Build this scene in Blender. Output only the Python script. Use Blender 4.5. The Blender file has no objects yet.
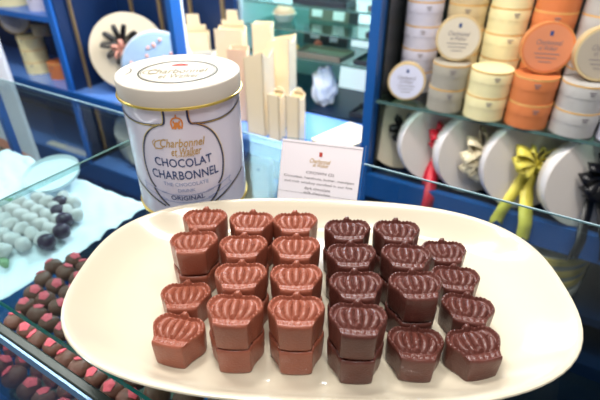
import bpy, bmesh, math, random
import numpy as np
from mathutils import Vector, Matrix
random.seed(7)
PI = math.pi; R_ = math.radians
S = bpy.context.scene; COL = S.collection
YAW = R_(31)                      # the platter, tin and card are turned 31 degrees against the cabinets

# ---------------------------------------------------------------- materials
def lin(c):
    def f(v):
        v /= 255.; return v/12.92 if v <= .04045 else ((v+.055)/1.055)**2.4
    return tuple(f(v) for v in c)+(1,)
def mat(name, rgb, rough=.5, metal=0, spec=.5, bump=0, bscale=200, var=0, vscale=30, coat=0, sss=0, emit=0, trans=0):
    m = bpy.data.materials.new(name); m.use_nodes = True
    nt = m.node_tree; b = nt.nodes['Principled BSDF']
    c = lin(rgb); b.inputs['Base Color'].default_value = c
    b.inputs['Roughness'].default_value = rough; b.inputs['Metallic'].default_value = metal
    b.inputs['Specular IOR Level'].default_value = spec; b.inputs['Coat Weight'].default_value = coat
    b.inputs['Transmission Weight'].default_value = trans
    if sss:
        b.inputs['Subsurface Weight'].default_value = sss; b.inputs['Subsurface Radius'].default_value = (.004, .002, .001)
        b.inputs['Subsurface Scale'].default_value = 1
    if emit:
        b.inputs['Emission Color'].default_value = c; b.inputs['Emission Strength'].default_value = emit
    tc = nt.nodes.new('ShaderNodeTexCoord')
    if var:
        n = nt.nodes.new('ShaderNodeTexNoise'); n.inputs['Scale'].default_value = vscale; n.inputs['Detail'].default_value = 4
        nt.links.new(tc.outputs['Object'], n.inputs['Vector'])
        mx = nt.nodes.new('ShaderNodeMix'); mx.data_type = 'RGBA'
        mx.inputs[6].default_value = tuple(min(1, v*(1+var)) for v in c[:3])+(1,)
        mx.inputs[7].default_value = tuple(v*(1-var) for v in c[:3])+(1,)
        nt.links.new(n.outputs['Fac'], mx.inputs[0]); nt.links.new(mx.outputs[2], b.inputs['Base Color'])
    if bump:
        n = nt.nodes.new('ShaderNodeTexNoise'); n.inputs['Scale'].default_value = bscale; n.inputs['Detail'].default_value = 3
        nt.links.new(tc.outputs['Object'], n.inputs['Vector'])
        bp = nt.nodes.new('ShaderNodeBump'); bp.inputs['Strength'].default_value = bump; bp.inputs['Distance'].default_value = .001
        nt.links.new(n.outputs['Fac'], bp.inputs['Height']); nt.links.new(bp.outputs['Normal'], b.inputs['Normal'])
    return m
def glass(name, rgb, ior=1.45, rough=.02):
    m = bpy.data.materials.new(name); m.use_nodes = True; nt = m.node_tree; nt.nodes.clear()
    o = nt.nodes.new('ShaderNodeOutputMaterial'); t = nt.nodes.new('ShaderNodeBsdfTransparent'); g = nt.nodes.new('ShaderNodeBsdfGlossy')
    ge = nt.nodes.new('ShaderNodeNewGeometry'); mx = nt.nodes.new('ShaderNodeMixShader')
    t.inputs['Color'].default_value = lin(rgb); g.inputs['Roughness'].default_value = rough
    def mth(op, a, b=0):
        n = nt.nodes.new('ShaderNodeMath'); n.operation = op
        for i, v in enumerate((a, b)):
            if isinstance(v, (int, float)): n.inputs[i].default_value = v
            else: nt.links.new(v, n.inputs[i])
        return n.outputs[0]
    dt = nt.nodes.new('ShaderNodeVectorMath'); dt.operation = 'DOT_PRODUCT'
    nt.links.new(ge.outputs['Normal'], dt.inputs[0]); nt.links.new(ge.outputs['Incoming'], dt.inputs[1])
    f0 = ((ior-1)/(ior+1))**2      # Schlick: the same from both sides of the pane
    fr = mth('ADD', mth('MULTIPLY', mth('POWER', mth('SUBTRACT', 1, mth('ABSOLUTE', dt.outputs['Value'])), 5), 1-f0), f0)
    nt.links.new(fr, mx.inputs[0]); nt.links.new(t.outputs[0], mx.inputs[1]); nt.links.new(g.outputs[0], mx.inputs[2])
    nt.links.new(mx.outputs[0], o.inputs[0]); return m

M = dict(
 milk=mat('milk_chocolate', (144, 81, 62), .31, spec=.5, bump=.35, bscale=900, var=.14, vscale=120),
 dark=mat('dark_chocolate', (92, 50, 43), .30, spec=.5, bump=.35, bscale=900, var=.2, vscale=150),
 plate=mat('cream_porcelain', (205, 196, 176), .14, spec=.5, coat=.25, bump=.03, bscale=40),
 tin=mat('lavender_white_tin', (224, 222, 240), .25, spec=.5, coat=.2),
 lid=mat('ivory_tin_lid', (206, 198, 186), .3, spec=.5),
 gold=mat('gold_trim', (214, 188, 96), .28, metal=.75),
 goldink=mat('gold_ink', (196, 160, 92), .5), navy=mat('navy_ink', (38, 52, 96), .5), blueink=mat('blue_ink', (52, 76, 128), .5),
 paleink=mat('pale_blue_ink', (150, 165, 205), .5), darkink=mat('dark_green_ink', (64, 66, 52), .5), orangeink=mat('orange_ink', (224, 140, 70), .5),
 greyink=mat('grey_ink', (128, 120, 126), .6), redink=mat('red_ink', (190, 70, 60), .6), card=mat('white_card', (246, 240, 246), .6),
 acrylic=glass('clear_acrylic', (238, 243, 250)), acredge=mat('blue_lit_acrylic_edge', (40, 100, 170), .2),
 glass=glass('counter_glass', (226, 238, 238)), shelfglass=glass('shelf_glass', (214, 232, 226)),
 gedge=mat('green_glass_edge', (22, 122, 108), .12, spec=.8), gedge2=mat('dull_green_glass_edge', (82, 112, 108), .2), gedge3=mat('pale_glass_edge', (168, 196, 206), .2),
 blue=mat('blue_lacquer', (26, 88, 160), .35, var=.08, vscale=8), bluelip=mat('bright_blue_lacquer', (34, 102, 188), .3),
 bluetop=mat('glossy_blue_shelf', (96, 140, 214), .12, coat=.5), navyp=mat('navy_panel', (14, 44, 88), .45, var=.15, vscale=6),
 deep=mat('deep_navy', (9, 32, 62), .4, var=.2, vscale=6), black=mat('black_frame', (30, 36, 36), .35), rail=mat('dark_channel', (44, 54, 50), .3, metal=.3),
 goldstrip=mat('dull_gold_strip', (150, 128, 92), .4, metal=.3), white=mat('white_paint', (232, 234, 238), .4),
 cream=mat('cream_card', (244, 222, 182), .6, var=.04), peach=mat('peach_card', (238, 198, 164), .6), ivory=mat('ivory_card', (232, 226, 212), .6),
 tissue=mat('white_tissue', (232, 240, 248), .7, bump=.4, bscale=60), raffia=mat('pale_shredded_paper', (222, 234, 240), .8, bump=.8, bscale=160, var=.12, vscale=80),
 pink=mat('pink_raspberry_pieces', (226, 92, 104), .6, bump=.6, bscale=500), truffle=mat('dark_truffle', (112, 72, 58), .5, bump=.6, bscale=300, var=.2, vscale=90),
 dusted=mat('dusted_grey_truffle', (206, 200, 198), .8, bump=.6, bscale=250, var=.14, vscale=60), berry=mat('purple_black_truffle', (54, 36, 60), .35, bump=.4),
 brown=mat('brown_truffle', (128, 84, 62), .5, bump=.4, bscale=200, var=.15, vscale=60), green=mat('green_paper_leaf', (120, 150, 110), .7),
 bgrey=mat('taupe_grey_box', (166, 160, 146), .55, var=.04), bcream=mat('cream_box', (238, 228, 176), .55, var=.03), borange=mat('orange_box', (212, 124, 72), .5, var=.04),
 blav=mat('lavender_white_box', (208, 206, 222), .5, var=.03), bbeige=mat('beige_box', (204, 184, 142), .55, var=.04), bsilver=mat('silver_grey_box', (182, 180, 176), .5, var=.03),
 ogold=mat('amber_rim', (222, 176, 104), .5), lidlav=mat('pale_lavender_label', (214, 216, 236), .5), lidcream=mat('pale_taupe_label', (212, 202, 182), .5),
 lidorange=mat('pale_orange_label', (214, 136, 96), .5), lidgrey=mat('warm_grey_label', (176, 164, 146), .5),
 drum=mat('stone_white_box', (224, 216, 208), .5, var=.03), drumrim=mat('white_rim_and_lit_side', (232, 230, 232), .5), drumcream=mat('cream_gift_box', (226, 212, 184), .5),
 rred=mat('red_satin', (222, 40, 62), .35), ryel=mat('yellow_satin', (236, 222, 96), .35, var=.1, vscale=30), rblk=mat('black_satin', (16, 16, 22), .35), rcrm=mat('ivory_satin', (236, 224, 190), .35, var=.08, vscale=40),
 dome=mat('pale_blue_cellophane', (150, 176, 204), .2, coat=.3, var=.12, vscale=25), maroon=mat('maroon_box', (112, 34, 26), .45), yellowb=mat('yellow_box', (222, 190, 100), .5), greenb=mat('painted_green_shade', (40, 62, 52), .5),
 mirror=mat('cabinet_mirror', (176, 204, 214), .2, metal=.25), tray=mat('charcoal_tray', (52, 56, 64), .5), taupe=mat('taupe_tray', (120, 116, 106), .5), lit=mat('glowing_reflection_panel', (225, 240, 250), .5, emit=.9),  # panel emission imitates window reflections in the niche back
 pinkdome=mat('salmon_print', (226, 160, 140), .5), floor=mat('blue_grey_carpet', (46, 68, 102), .9, bump=.5, bscale=200, var=.15), wall=mat('pale_wall', (210, 214, 218), .7), salmon=mat('salmon_orange_print', (238, 150, 116), .6),
)
# ---------------------------------------------------------------- helpers
def obj(name, bm, m, parent=None, smooth=False, mats=None, solid=0, bev=0):
    me = bpy.data.meshes.new(name)
    bmesh.ops.recalc_face_normals(bm, faces=bm.faces) if not solid else None
    bm.to_mesh(me); bm.free()
    for k in (mats or [m]): me.materials.append(M[k] if isinstance(k, str) else k)
    o = bpy.data.objects.new(name, me); COL.objects.link(o); o.parent = parent
    if smooth:
        me.shade_smooth(); me.set_sharp_from_angle(angle=R_(38))
    if bev:
        md = o.modifiers.new('bevel', 'BEVEL'); md.width = bev; md.segments = 2; md.limit_method = 'ANGLE'
    if solid:
        md = o.modifiers.new('solid', 'SOLIDIFY'); md.thickness = solid; md.offset = 0
    return o
def tag(o, label, cat, group=None, kind=None):
    o['label'] = label; o['category'] = cat
    if group: o['group'] = group
    if kind: o['kind'] = kind
    return o
def thing(name, label, cat, loc=(0, 0, 0), rot=(0, 0, 0), group=None):
    o = bpy.data.objects.new(name, None); COL.objects.link(o); o.empty_display_size = .01
    o.location = loc; o.rotation_euler = rot; return tag(o, label, cat, group)
def dup(root, loc, rot=None, label=None, group=None):
    c = root.copy(); COL.objects.link(c); c.location = loc
    if rot is not None: c.rotation_euler = rot
    if label: c['label'] = label
    if group: c['group'] = group
    for ch in list(root.children):
        k = ch.copy(); COL.objects.link(k); k.parent = c
        for g in list(ch.children):
            q = g.copy(); COL.objects.link(q); q.parent = k
    return c
def struct(o):
    o['kind'] = 'structure'; return o
def T(a, f, z):                    # table frame: a to the right, f away, z up
    return Vector((a*math.cos(YAW)-f*math.sin(YAW), a*math.sin(YAW)+f*math.cos(YAW), z))
def NB(): return bmesh.new()
def box(bm, x0, x1, y0, y1, z0, z1, mi=0):
    vs = [bm.verts.new(p) for p in ((x0,y0,z0),(x1,y0,z0),(x1,y1,z0),(x0,y1,z0),(x0,y0,z1),(x1,y0,z1),(x1,y1,z1),(x0,y1,z1))]
    fs = []
    for q in ((0,3,2,1),(4,5,6,7),(0,1,5,4),(1,2,6,5),(2,3,7,6),(3,0,4,7)):
        f = bm.faces.new([vs[i] for i in q]); f.material_index = mi; fs.append(f)
    return fs
def lathe(bm, prof, n=48, mi=0, cx=0, cy=0):
    rings = []
    for r, z in prof:
        if r < 1e-6: rings.append([bm.verts.new((cx, cy, z))])
        else: rings.append([bm.verts.new((cx+r*math.cos(2*PI*k/n), cy+r*math.sin(2*PI*k/n), z)) for k in range(n)])
    for a, b in zip(rings, rings[1:]):
        for k in range(n):
            j = (k+1) % n
            if len(a) == 1 and len(b) == 1: continue
            if len(a) == 1: f = bm.faces.new((a[0], b[k], b[j]))
            elif len(b) == 1: f = bm.faces.new((a[k], a[j], b[0]))
            else: f = bm.faces.new((a[k], a[j], b[j], b[k]))
            f.material_index = mi
    return bm
def prism(bm, pts, y0, y1, mi=0):   # outline in XZ, extruded along Y
    a = [bm.verts.new((x, y0, z)) for x, z in pts]; b = [bm.verts.new((x, y1, z)) for x, z in pts]
    n = len(pts); fs = [bm.faces.new(a), bm.faces.new(b[::-1])]
    for i in range(n): fs.append(bm.faces.new((a[i], b[i], b[(i+1) % n], a[(i+1) % n])))
    for f in fs: f.material_index = mi
def strip(bm, path, w, side=None):  # ribbon along a 3D path; side = width direction(s)
    prev = None
    for i, p in enumerate(path):
        p = Vector(p); sd = Vector(side[i] if isinstance(side, list) else side).normalized()
        ww = w[i] if isinstance(w, (list, tuple)) else w
        a = bm.verts.new(p-sd*ww/2); b = bm.verts.new(p+sd*ww/2)
        if prev: bm.faces.new((prev[0], prev[1], b, a))
        prev = (a, b)
def tube(bm, pts, rad, n=6, closed=False):
    rings = []; N = len(pts)
    for i, p in enumerate(pts):
        p = Vector(p); q0 = Vector(pts[(i-1) % N] if closed or i else pts[0]); q1 = Vector(pts[(i+1) % N] if closed or i < N-1 else pts[-1])
        t = (q1-q0).normalized(); u = t.cross(Vector((0, 0, 1)));  u = u.normalized() if u.length > .01 else Vector((1, 0, 0)); v = t.cross(u)
        rings.append([bm.verts.new(p+(u*math.cos(2*PI*k/n)+v*math.sin(2*PI*k/n))*rad) for k in range(n)])
    for i in range(N if closed else N-1):
        a, b = rings[i], rings[(i+1) % N]
        for k in range(n): bm.faces.new((a[k], a[(k+1) % n], b[(k+1) % n], b[k]))
def text_geo(txt, width, height=None, shear=0, sub=0, ext=0, bold=0):
    cu = bpy.data.curves.new('t', 'FONT'); cu.body = txt; cu.align_x = 'CENTER'; cu.align_y = 'CENTER'; cu.size = 1; cu.shear = shear; cu.offset = bold; cu.resolution_u = 3
    o = bpy.data.objects.new('t', cu); COL.objects.link(o)
    bpy.context.view_layer.update(); dg = bpy.context.evaluated_depsgraph_get()
    me = bpy.data.meshes.new_from_object(o.evaluated_get(dg)); bpy.data.objects.remove(o)
    vs = np.array([v.co[:2] for v in me.vertices]); fs = [list(p.vertices) for p in me.polygons]
    mn, mxx = vs.min(0), vs.max(0); c = (mn+mxx)/2; s = width/(mxx[0]-mn[0]); sy = s if not height else height/(mxx[1]-mn[1])
    vs = (vs-c)*np.array([s, sy]); bpy.data.meshes.remove(me); return vs, fs
def add_geo(bm, vs, fs, fn, mi=0):
    V = [bm.verts.new(fn(x, y)) for x, y in vs]
    for f in fs:
        try: bm.faces.new([V[i] for i in f]).material_index = mi
        except ValueError: pass
def poly2(pts, w):                  # 2D stroke -> quads
    vs, fs = [], []
    for i, (x, y) in enumerate(pts):
        x0, y0 = pts[max(i-1, 0)]; x1, y1 = pts[min(i+1, len(pts)-1)]
        dx, dy = x1-x0, y1-y0; l = math.hypot(dx, dy) or 1; nx, ny = -dy/l, dx/l
        ww = w[i] if isinstance(w, list) else w
        vs += [(x-nx*ww/2, y-ny*ww/2), (x+nx*ww/2, y+ny*ww/2)]
        if i: fs.append([2*i-2, 2*i-1, 2*i+1, 2*i])
    return np.array(vs), fs
def smoothpath(pts, n=8):
    out = []
    P = [pts[0]]+list(pts)+[pts[-1]]
    for i in range(1, len(P)-2):
        for k in range(n):
            t = k/n; a, b, c, d = (np.array(q, float) for q in P[i-1:i+3])
            out.append(tuple(.5*((2*b)+(-a+c)*t+(2*a-5*b+4*c-d)*t*t+(-a+3*b-3*c+d)*t**3)))
    out.append(tuple(float(v) for v in pts[-1])); return out

# ---------------------------------------------------------------- camera
cam = bpy.data.cameras.new('camera'); co = bpy.data.objects.new('camera', cam); COL.objects.link(co)
co.location = (0, 0, .226); co.rotation_euler = (R_(57.5), 0, YAW)
cam.sensor_width = 36; cam.lens = 27.3; cam.clip_start = .01; cam.clip_end = 50
cam.dof.use_dof = True; cam.dof.focus_distance = .29; cam.dof.aperture_fstop = 9.5
S.camera = co

# ---------------------------------------------------------------- room
bm = NB(); box(bm, -4, 2.2, -2.5, 2.2, -1.06, -1.0); struct(obj('floor', bm, 'floor'))
bm = NB(); box(bm, -4, 2.2, 2.2, 2.3, -1.06, 1.6); struct(obj('wall_back', bm, 'wall'))

# ---------------------------------------------------------------- chocolates
YS = .97
def crown_mesh(name, seed):
    half = [(0, .885), (.07, .88), (.13, .84), (.165, .765), (.24, .715), (.36, .71), (.52, .74), (.68, .72), (.82, .63), (.93, .49), (.99, .32), (1.0, .15), (.94, -.01), (.84, -.18), (.74, -.33), (.665, -.48), (.62, -.63), (.58, -.76), (.52, -.80), (.3, -.845), (0, -.86)]
    hp = smoothpath(half, 6)
    pts = hp+[(-x, y) for x, y in hp[-2:0:-1]]
    pts = np.array(pts); pts[:, 1] *= YS; nxt = np.roll(pts, -1, 0); seg = np.hypot(*(nxt-pts).T); cum = np.concatenate([[0], np.cumsum(seg)])
    NT = 168; tt = np.linspace(0, cum[-1], NT, endpoint=False); cl = np.vstack([pts, pts[:1]])
    ol = np.stack([np.interp(tt, cum, cl[:, i]) for i in (0, 1)], 1)
    W = .0157; c = np.array([0, .02])
    rg = np.random.RandomState(seed)
    # relief
    def dist(P, path):
        d = np.full(len(P), 9.); path = np.array(path)
        for a, b in zip(path[:-1], path[1:]):
            ab = b-a; t = np.clip(((P-a)@ab)/(ab@ab+1e-12), 0, 1); d = np.minimum(d, np.hypot(*(P-a-t[:, None]*ab).T))
        return d
    def ridge(P, path, w, h): return h*np.exp(-(dist(P, path)/w)**2)
    NRg = 36; rows = [np.array([c])]
    sv = [.0]+list(np.linspace(.04, 1, NRg))
    allP = [np.array([[0, .02]])]
    for s in sv[1:]: allP.append(c+(ol-c)*s)
    P = np.vstack(allP); SR = np.concatenate([[0]]+[np.full(NT, s) for s in sv[1:]]); TA = np.concatenate([[0]]+[tt for s in sv[1:]])
    Q = P/np.array([1, YS])
    def up_(x): return np.clip(x, 0, 1)
    h = np.zeros(len(P))
    rib = [smoothpath([(0, -.36), (0, .1), (0, .56)])]
    for sg in (-1, 1):
        rib.append(smoothpath([(sg*.19, -.36), (sg*.29, -.15), (sg*.34, .10), (sg*.33, .32), (sg*.25, .50)]))
        rib.append(smoothpath([(sg*.42, -.34), (sg*.54, -.14), (sg*.62, .08), (sg*.60, .30), (sg*.51, .48)]))
    yy = (Q[:, 1]-.10)/.47; env = np.sqrt(np.clip(1-yy**2, 0, 1)); bulge = .30*(1-.30*yy**2)
    lane = Q[:, 0]/bulge; wave = np.sqrt(np.abs(np.cos(PI*lane)))
    h = np.maximum(h, env*wave*up_((.86-SR)/.05)*np.where(np.abs(lane) < .5, .0026, .0022)*(np.abs(lane) < 2.5))
    for (x, y, rx, ry, a) in ((0, .75, .15, .13, .0027),):
        q = 1-((Q[:, 0]-x)/rx)**2-((Q[:, 1]-y)/ry)**2; h = np.maximum(h, np.sqrt(np.clip(q, 0, 1))*a)
    # broad arch band with pearls on it
    up = up_((Q[:, 1]+.46)/.1)
    rim = np.exp(-(np.abs(SR-.935)/.085)**4)*up
    bead = np.exp(-((SR-.91)/.035)**2)*up*np.abs(np.sin(TA*PI/.175))**1.5
    h = np.maximum(h, rim*.0013)+bead*.0007
    b1 = smoothpath([(-.58, -.43), (0, -.51), (.58, -.43)]); b2 = smoothpath([(-.55, -.72), (0, -.79), (.55, -.72)]); bc = smoothpath([(-.5, -.575), (0, -.65), (.5, -.575)])
    band = up_((-.43-Q[:, 1]-.07*(1-(Q[:, 0]/.58)**2))/.05)*.0011
    h = np.maximum(h, band+ridge(Q, b1, .05, .0007)+ridge(Q, b2, .05, .0007)+ridge(Q, bc, .05, .0006)*np.abs(np.sin(Q[:, 0]*14)))
    for k in range(34):
        x, y = rg.uniform(-.85, .85), rg.uniform(-.35, .6); r = .03
        h += .0005*np.exp(-((Q[:, 0]-x)**2+(Q[:, 1]-y)**2)/r**2)
    edge = up_((1-SR)/.03); h = h*up_(.7+edge)
    z = .0153+np.minimum(h, .0027)-.0003*(1-edge)**2
    z = z*1.095+(np.minimum(h, .0024)*.35-.0006)
    bm = bmesh.new()
    V = [bm.verts.new((p[0]*W, p[1]*W, zz)) for p, zz in zip(P, z)]
    rings = [[V[0]]]+[V[1+i*NT:1+(i+1)*NT] for i in range(NRg)]
    for k in range(NT): bm.faces.new((V[0], rings[1][k], rings[1][(k+1) % NT]))
    wob = 1+.012*np.sin(tt*3+seed)
    for sc, zz in ((1.002, .0150), (1.0, .0135), (.994, .0100), (.972, .002), (.96, .0006), (.935, 0)):
        rings.append([bm.verts.new((p[0]*W*sc*(w if zz < .01 else 1), p[1]*W*sc, zz)) for p, w in zip(ol, wob)])
    for a, b in zip(rings[1:], rings[2:]):
        for k in range(NT): bm.faces.new((a[k], b[k], b[(k+1) % NT], a[(k+1) % NT]))
    bm.faces.new(rings[-1])
    bmesh.ops.recalc_face_normals(bm, faces=bm.faces)
    me = bpy.data.meshes.new(name); bm.to_mesh(me); bm.free(); me.shade_smooth(); me.set_sharp_from_angle(angle=R_(50)); return me
mesh_milk = crown_mesh('milk_crown', 1); mesh_milk.materials.append(M['milk'])
mesh_dark = crown_mesh('dark_crown', 2); mesh_dark.materials.append(M['dark'])
PZ = .0065    # height of the platter's well
G = [  # rows from the back: (a, f, layers, turn)
 ('back row', [(-.065, .2607, 2, 2), (-.0321, .2573, 2, -3), (-.0012, .2562, 2, 2), (.0322, .2478, 2, 0), (.0653, .2466, 2, -4), (.1015, .2490, 1, -3)]),
 ('third row from the front', [(-.0675, .234, 2, 4), (-.0347, .2297, 2, 1), (-.0007, .2285, 2, -2), (.0324, .2209, 2, 0), (.0665, .2200, 2, -6), (.1015, .2215, 1, -8)]),
 ('second row from the front', [(-.0695, .2055, 1, 3), (-.0333, .2018, 2, 1), (-.0002, .2006, 2, 0), (.0325, .1939, 2, 1), (.0672, .194, 2, 2), (.1010, .1948, 1, -14)]),
 ('front row', [(-.0687, .1780, 1, -14), (-.0338, .1747, 2, -4), (-.0002, .1738, 2, -2), (.0306, .1680, 2, -4), (.0640, .1685, 1, -6), (.0972, .1685, 1, 10)])]
ordn = ['leftmost', 'second from the left', 'third from the left', 'third from the right', 'second from the right', 'rightmost']
for row, L in G:
    for ci, (a, f, n, tr) in enumerate(L):
        kind = 'milk' if ci < 3 else 'dark'
        for k in range(n):
            top = k == n-1
            o = bpy.data.objects.new('filled_chocolate', mesh_milk if kind == 'milk' else mesh_dark); COL.objects.link(o)
            da, df = (0, 0) if top else (random.uniform(-.0004, .0004), -.0003+random.uniform(-.0004, .0004))
            o.location = T(a+(-.002 if ci < 3 else .0002)+da, f+.001+df, PZ+k*.01965); o.rotation_euler = (0, 0, YAW+R_(tr if top else tr*.3))
            pos = '' if n == 1 else ('upper ' if top else 'lower ')
            tag(o, f'{pos or "single "}{kind} chocolate crown in the {row}, {ordn[ci]}', 'chocolate', f'{kind} chocolate crowns on the platter')

# ---------------------------------------------------------------- platter
def superring(A, B, n, N=128):
    out = []
    for k in range(N):
        t = 2*PI*k/N; c, s = math.cos(t), math.sin(t)
        r = (abs(c/A)**n+abs(s/B)**n)**(-1/n); out.append((r*c, r*s))
    return out
pl = thing('oval_platter', 'large cream oval porcelain platter holding the crown chocolates', 'platter', T(.0112, .2262, 0), (0, 0, YAW-R_(3)))
bm = NB(); A, B = .1572, .0921
n_ = 2.75
prof = [(-.050, .0062), (-.042, .0062), (-.036, .0064), (-.030, .0074), (-.024, .0093), (-.018, .0122), (-.012, .0158), (-.007, .0193), (-.0032, .0222), (-.0014, .0234), (0, .0238), (.0010, .0234), (.0014, .0226), (.0008, .0216),
        (-.0025, .0195), (-.0085, .0150), (-.015, .0108), (-.022, .0070), (-.030, .0040), (-.036, .0026), (-.038, .0000), (-.042, .0000), (-.044, .0024)]
def off_(o_): return (o_, o_ if o_ > -.004 else -.004+(o_+.004)*.62)
rings = [[bm.verts.new((x, y, z)) for x, y in superring(A+off_(o_)[0], B+off_(o_)[1], n_)] for o_, z in prof]
for a, b in zip(rings, rings[1:]):
    for k in range(128): bm.faces.new((a[k], a[(k+1) % 128], b[(k+1) % 128], b[k]))
bm.faces.new(rings[0]); bm.faces.new(rings[-1])
o = obj('dish', bm, 'plate', pl, smooth=True)

# ---------------------------------------------------------------- tin
TR = .0482
tin = thing('chocolate_tin', 'round lavender tin of drinking chocolate with ivory lid behind the platter', 'tin', T(-.0995, .3700, .0), (0, 0, YAW+R_(7)))
bm = NB(); lathe(bm, [(0, .001), (TR-.0015, .001), (TR, .002), (TR, .104), (0, .104)], 96); obj('body', bm, 'tin', tin, smooth=True)
bm = NB(); lathe(bm, [(TR-.001, 0), (TR+.0012, .0002), (TR+.0014, .0018), (TR+.0002, .0028), (TR-.001, .0028)], 96); obj('bottom_rim', bm, 'gold', tin, smooth=True)
LR = TR+.0018
bm = NB(); lathe(bm, [(TR-.0005, .1013), (LR, .1013), (LR, .1145), (LR-.0006, .1155), (LR-.0016, .1159), (LR-.0028, .1155), (LR-.0036, .1149), (0, .1149)], 96)
lid = obj('lid', bm, 'lid', tin, smooth=True); lid['label'] = 'ivory lid with an oval emblem'
for p in lid.data.polygons:
    if p.center.z > .1148 and abs(p.normal.z) > .99: p.use_smooth = False
bm = NB(); tube(bm, [((LR+.0003)*math.cos(2*PI*k/96), (LR+.0003)*math.sin(2*PI*k/96), .1013) for k in range(96)], .0011, 8, True); obj('gold_bead', bm, 'gold', lid, smooth=True)
def lidmap(x, y): return (x, y, .1152)
bm = NB()
def ell(a, b, cx=0, cy=0, n=64, t0=0, t1=2*PI): return [(cx+a*math.cos(t0+(t1-t0)*k/n), cy+b*math.sin(t0+(t1-t0)*k/n)) for k in range(n+1)]
add_geo(bm, *poly2(ell(.0315, .0300), .0014), lidmap); add_geo(bm, *poly2(ell(.0297, .0280), .0004), lidmap)
add_geo(bm, *poly2([(-.041, -.004), (-.0385, .001), (-.0385, .008), (-.041, .013)], .0008), lidmap)
obj('oval_emblem_outline', bm, 'darkink', lid)
bm = NB(); v, f = text_geo('Charbonnel', .048, .0125, .25); add_geo(bm, v+np.array([0, .001]), f, lidmap)
v, f = text_geo('et Walker', .032, .0105, .25); add_geo(bm, v+np.array([.002, -.0125]), f, lidmap); add_geo(bm, *poly2(ell(.006, .0055, -.022, .000, 24, .5, 5.6), .0008), lidmap)
obj('emblem_lettering', bm, mat('olive_gold_ink', (128, 118, 84), .5), lid)
bm = NB()
for (x, y, r_) in ((0, .0185, .0042), (-.0045, .0175, .0026), (.0045, .0175, .0026)): add_geo(bm, np.array(ell(r_, r_*.8, x, y, 16)[:-1]), [list(range(16))], lidmap)
obj('crest_print', bm, 'redink', lid)
# wrapped artwork: (angle deg, height) seen from the front of the tin
def wrap(off=.0004):
    return lambda s, z: ((TR+off)*math.sin(s/TR), -(TR+off)*math.cos(s/TR), z*1.045+.0105)
D = R_(1)*TR
def art(name, mk, strokes=(), texts=(), off=.0004, label=None):
    bm = NB(); w = wrap(off)
    for pts, wd in strokes:
        pts = [(a*D, z) for a, z in smoothpath(pts, 10)]; add_geo(bm, *poly2(pts, wd), w)
    for (t, ang, z, wdeg, ht, sh, bend) in texts:
        v, f = text_geo(t, wdeg*D, ht, sh, bold=.01)
        v = v+np.array([ang*D, z]); v[:, 1] += bend*((v[:, 0]/D-ang)/(wdeg/2))**2; add_geo(bm, v, f, w)
    bmesh.ops.subdivide_edges(bm, edges=[e for e in bm.edges if e.calc_length() > .004], cuts=1)
    o = obj(name, bm, mk, body)
    return o
body = [c for c in tin.children if c.name.startswith('body')][0]
L_ = []
for sg in (-1, 1):
    L_.append(([(sg*10.5, .0868), (sg*10.5, .0800), (sg*12, .0755), (sg*17, .0745), (sg*26, .0738), (sg*42, .0738), (sg*60, .0758), (sg*78, .0800)], .0017))
    L_.append(([(sg*17, .0742), (sg*26, .0700), (sg*34, .0620), (sg*39, .0500), (sg*40, .0380), (sg*37, .0260), (sg*32, .0200)], .0012))
    L_.append(([(sg*70, .0210), (sg*52, .0150), (sg*36, .0085), (sg*24, .0035)], .0017))
    L_.append(([(sg*34, .0190), (sg*28, .0110), (sg*20, .0040)], .0014))
art('navy_scrollwork', 'navy', L_)
art('gold_scrollwork', 'gold', [([(a*1.0+(-1.2 if a < 0 else 1.2), z) for a, z in p], .0005) for p, w in L_], off=.00055)
art('crest_shield', 'orangeink', [([(-4, .0715), (-5, .076), (-3.5, .0790), (0, .0800), (3.5, .0790), (5, .076), (4, .0715)], .0012), ([(-2.5, .0715), (0, .0755), (2.5, .0715)], .0026), ([(-3, .0775), (0, .0735), (3, .0775)], .0014), ([(0, .0800), (0, .0825)], .0010)])
art('maker_lettering', 'goldink', [([(-17, .0625), (-23, .0605), (-24, .0560), (-18, .0555), (-15, .0575)], .0008), ([(-23, .0625), (-26, .0595), (-23, .0545)], .0006)], [('Charbonnel', 2.5, .0600, 42, .0068, .3, 0), ('et Walker', 5, .0528, 28, .0066, .3, 0), ('LONDON', 3, .0492, 16, .0016, 0, 0)])
art('title_lettering', 'blueink', [], [('CHOCOLAT', .5, .0433, 55, .0072, 0, .0014), ('CHARBONNEL', .5, .0326, 66, .0076, 0, .0012)], off=.0005)
art('subtitle_lettering', 'paleink', [([(-48, .0225), (-40, .0205), (-30, .0180), (-20, .0165)], .0005), ([(-48, .0165), (-40, .0150), (-30, .0125), (-20, .0098)], .0005), ([(-48, .0225), (-45, .0195), (-48, .0165)], .0005),
     ([(48, .0225), (40, .0205), (30, .0180), (20, .0165)], .0005), ([(48, .0165), (40, .0150), (30, .0125), (20, .0098)], .0005), ([(48, .0225), (45, .0195), (48, .0165)], .0005),
     ([(-26, .0168), (-13, .0150), (0, .0145), (13, .0150), (26, .0168)], .0005), ([(-26, .0098), (-13, .0082), (0, .0077), (13, .0082), (26, .0098)], .0005)],
    [('THE CHOCOLATE', 0, .0243, 44, .0032, 0, .0008), ('DRINK', 0, .0189, 17, .0028, 0, 0)])
art('flavour_lettering', 'blueink', [], [('ORIGINAL', 0, .0118, 33, .0040, 0, .0008)], off=.0006)

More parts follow.
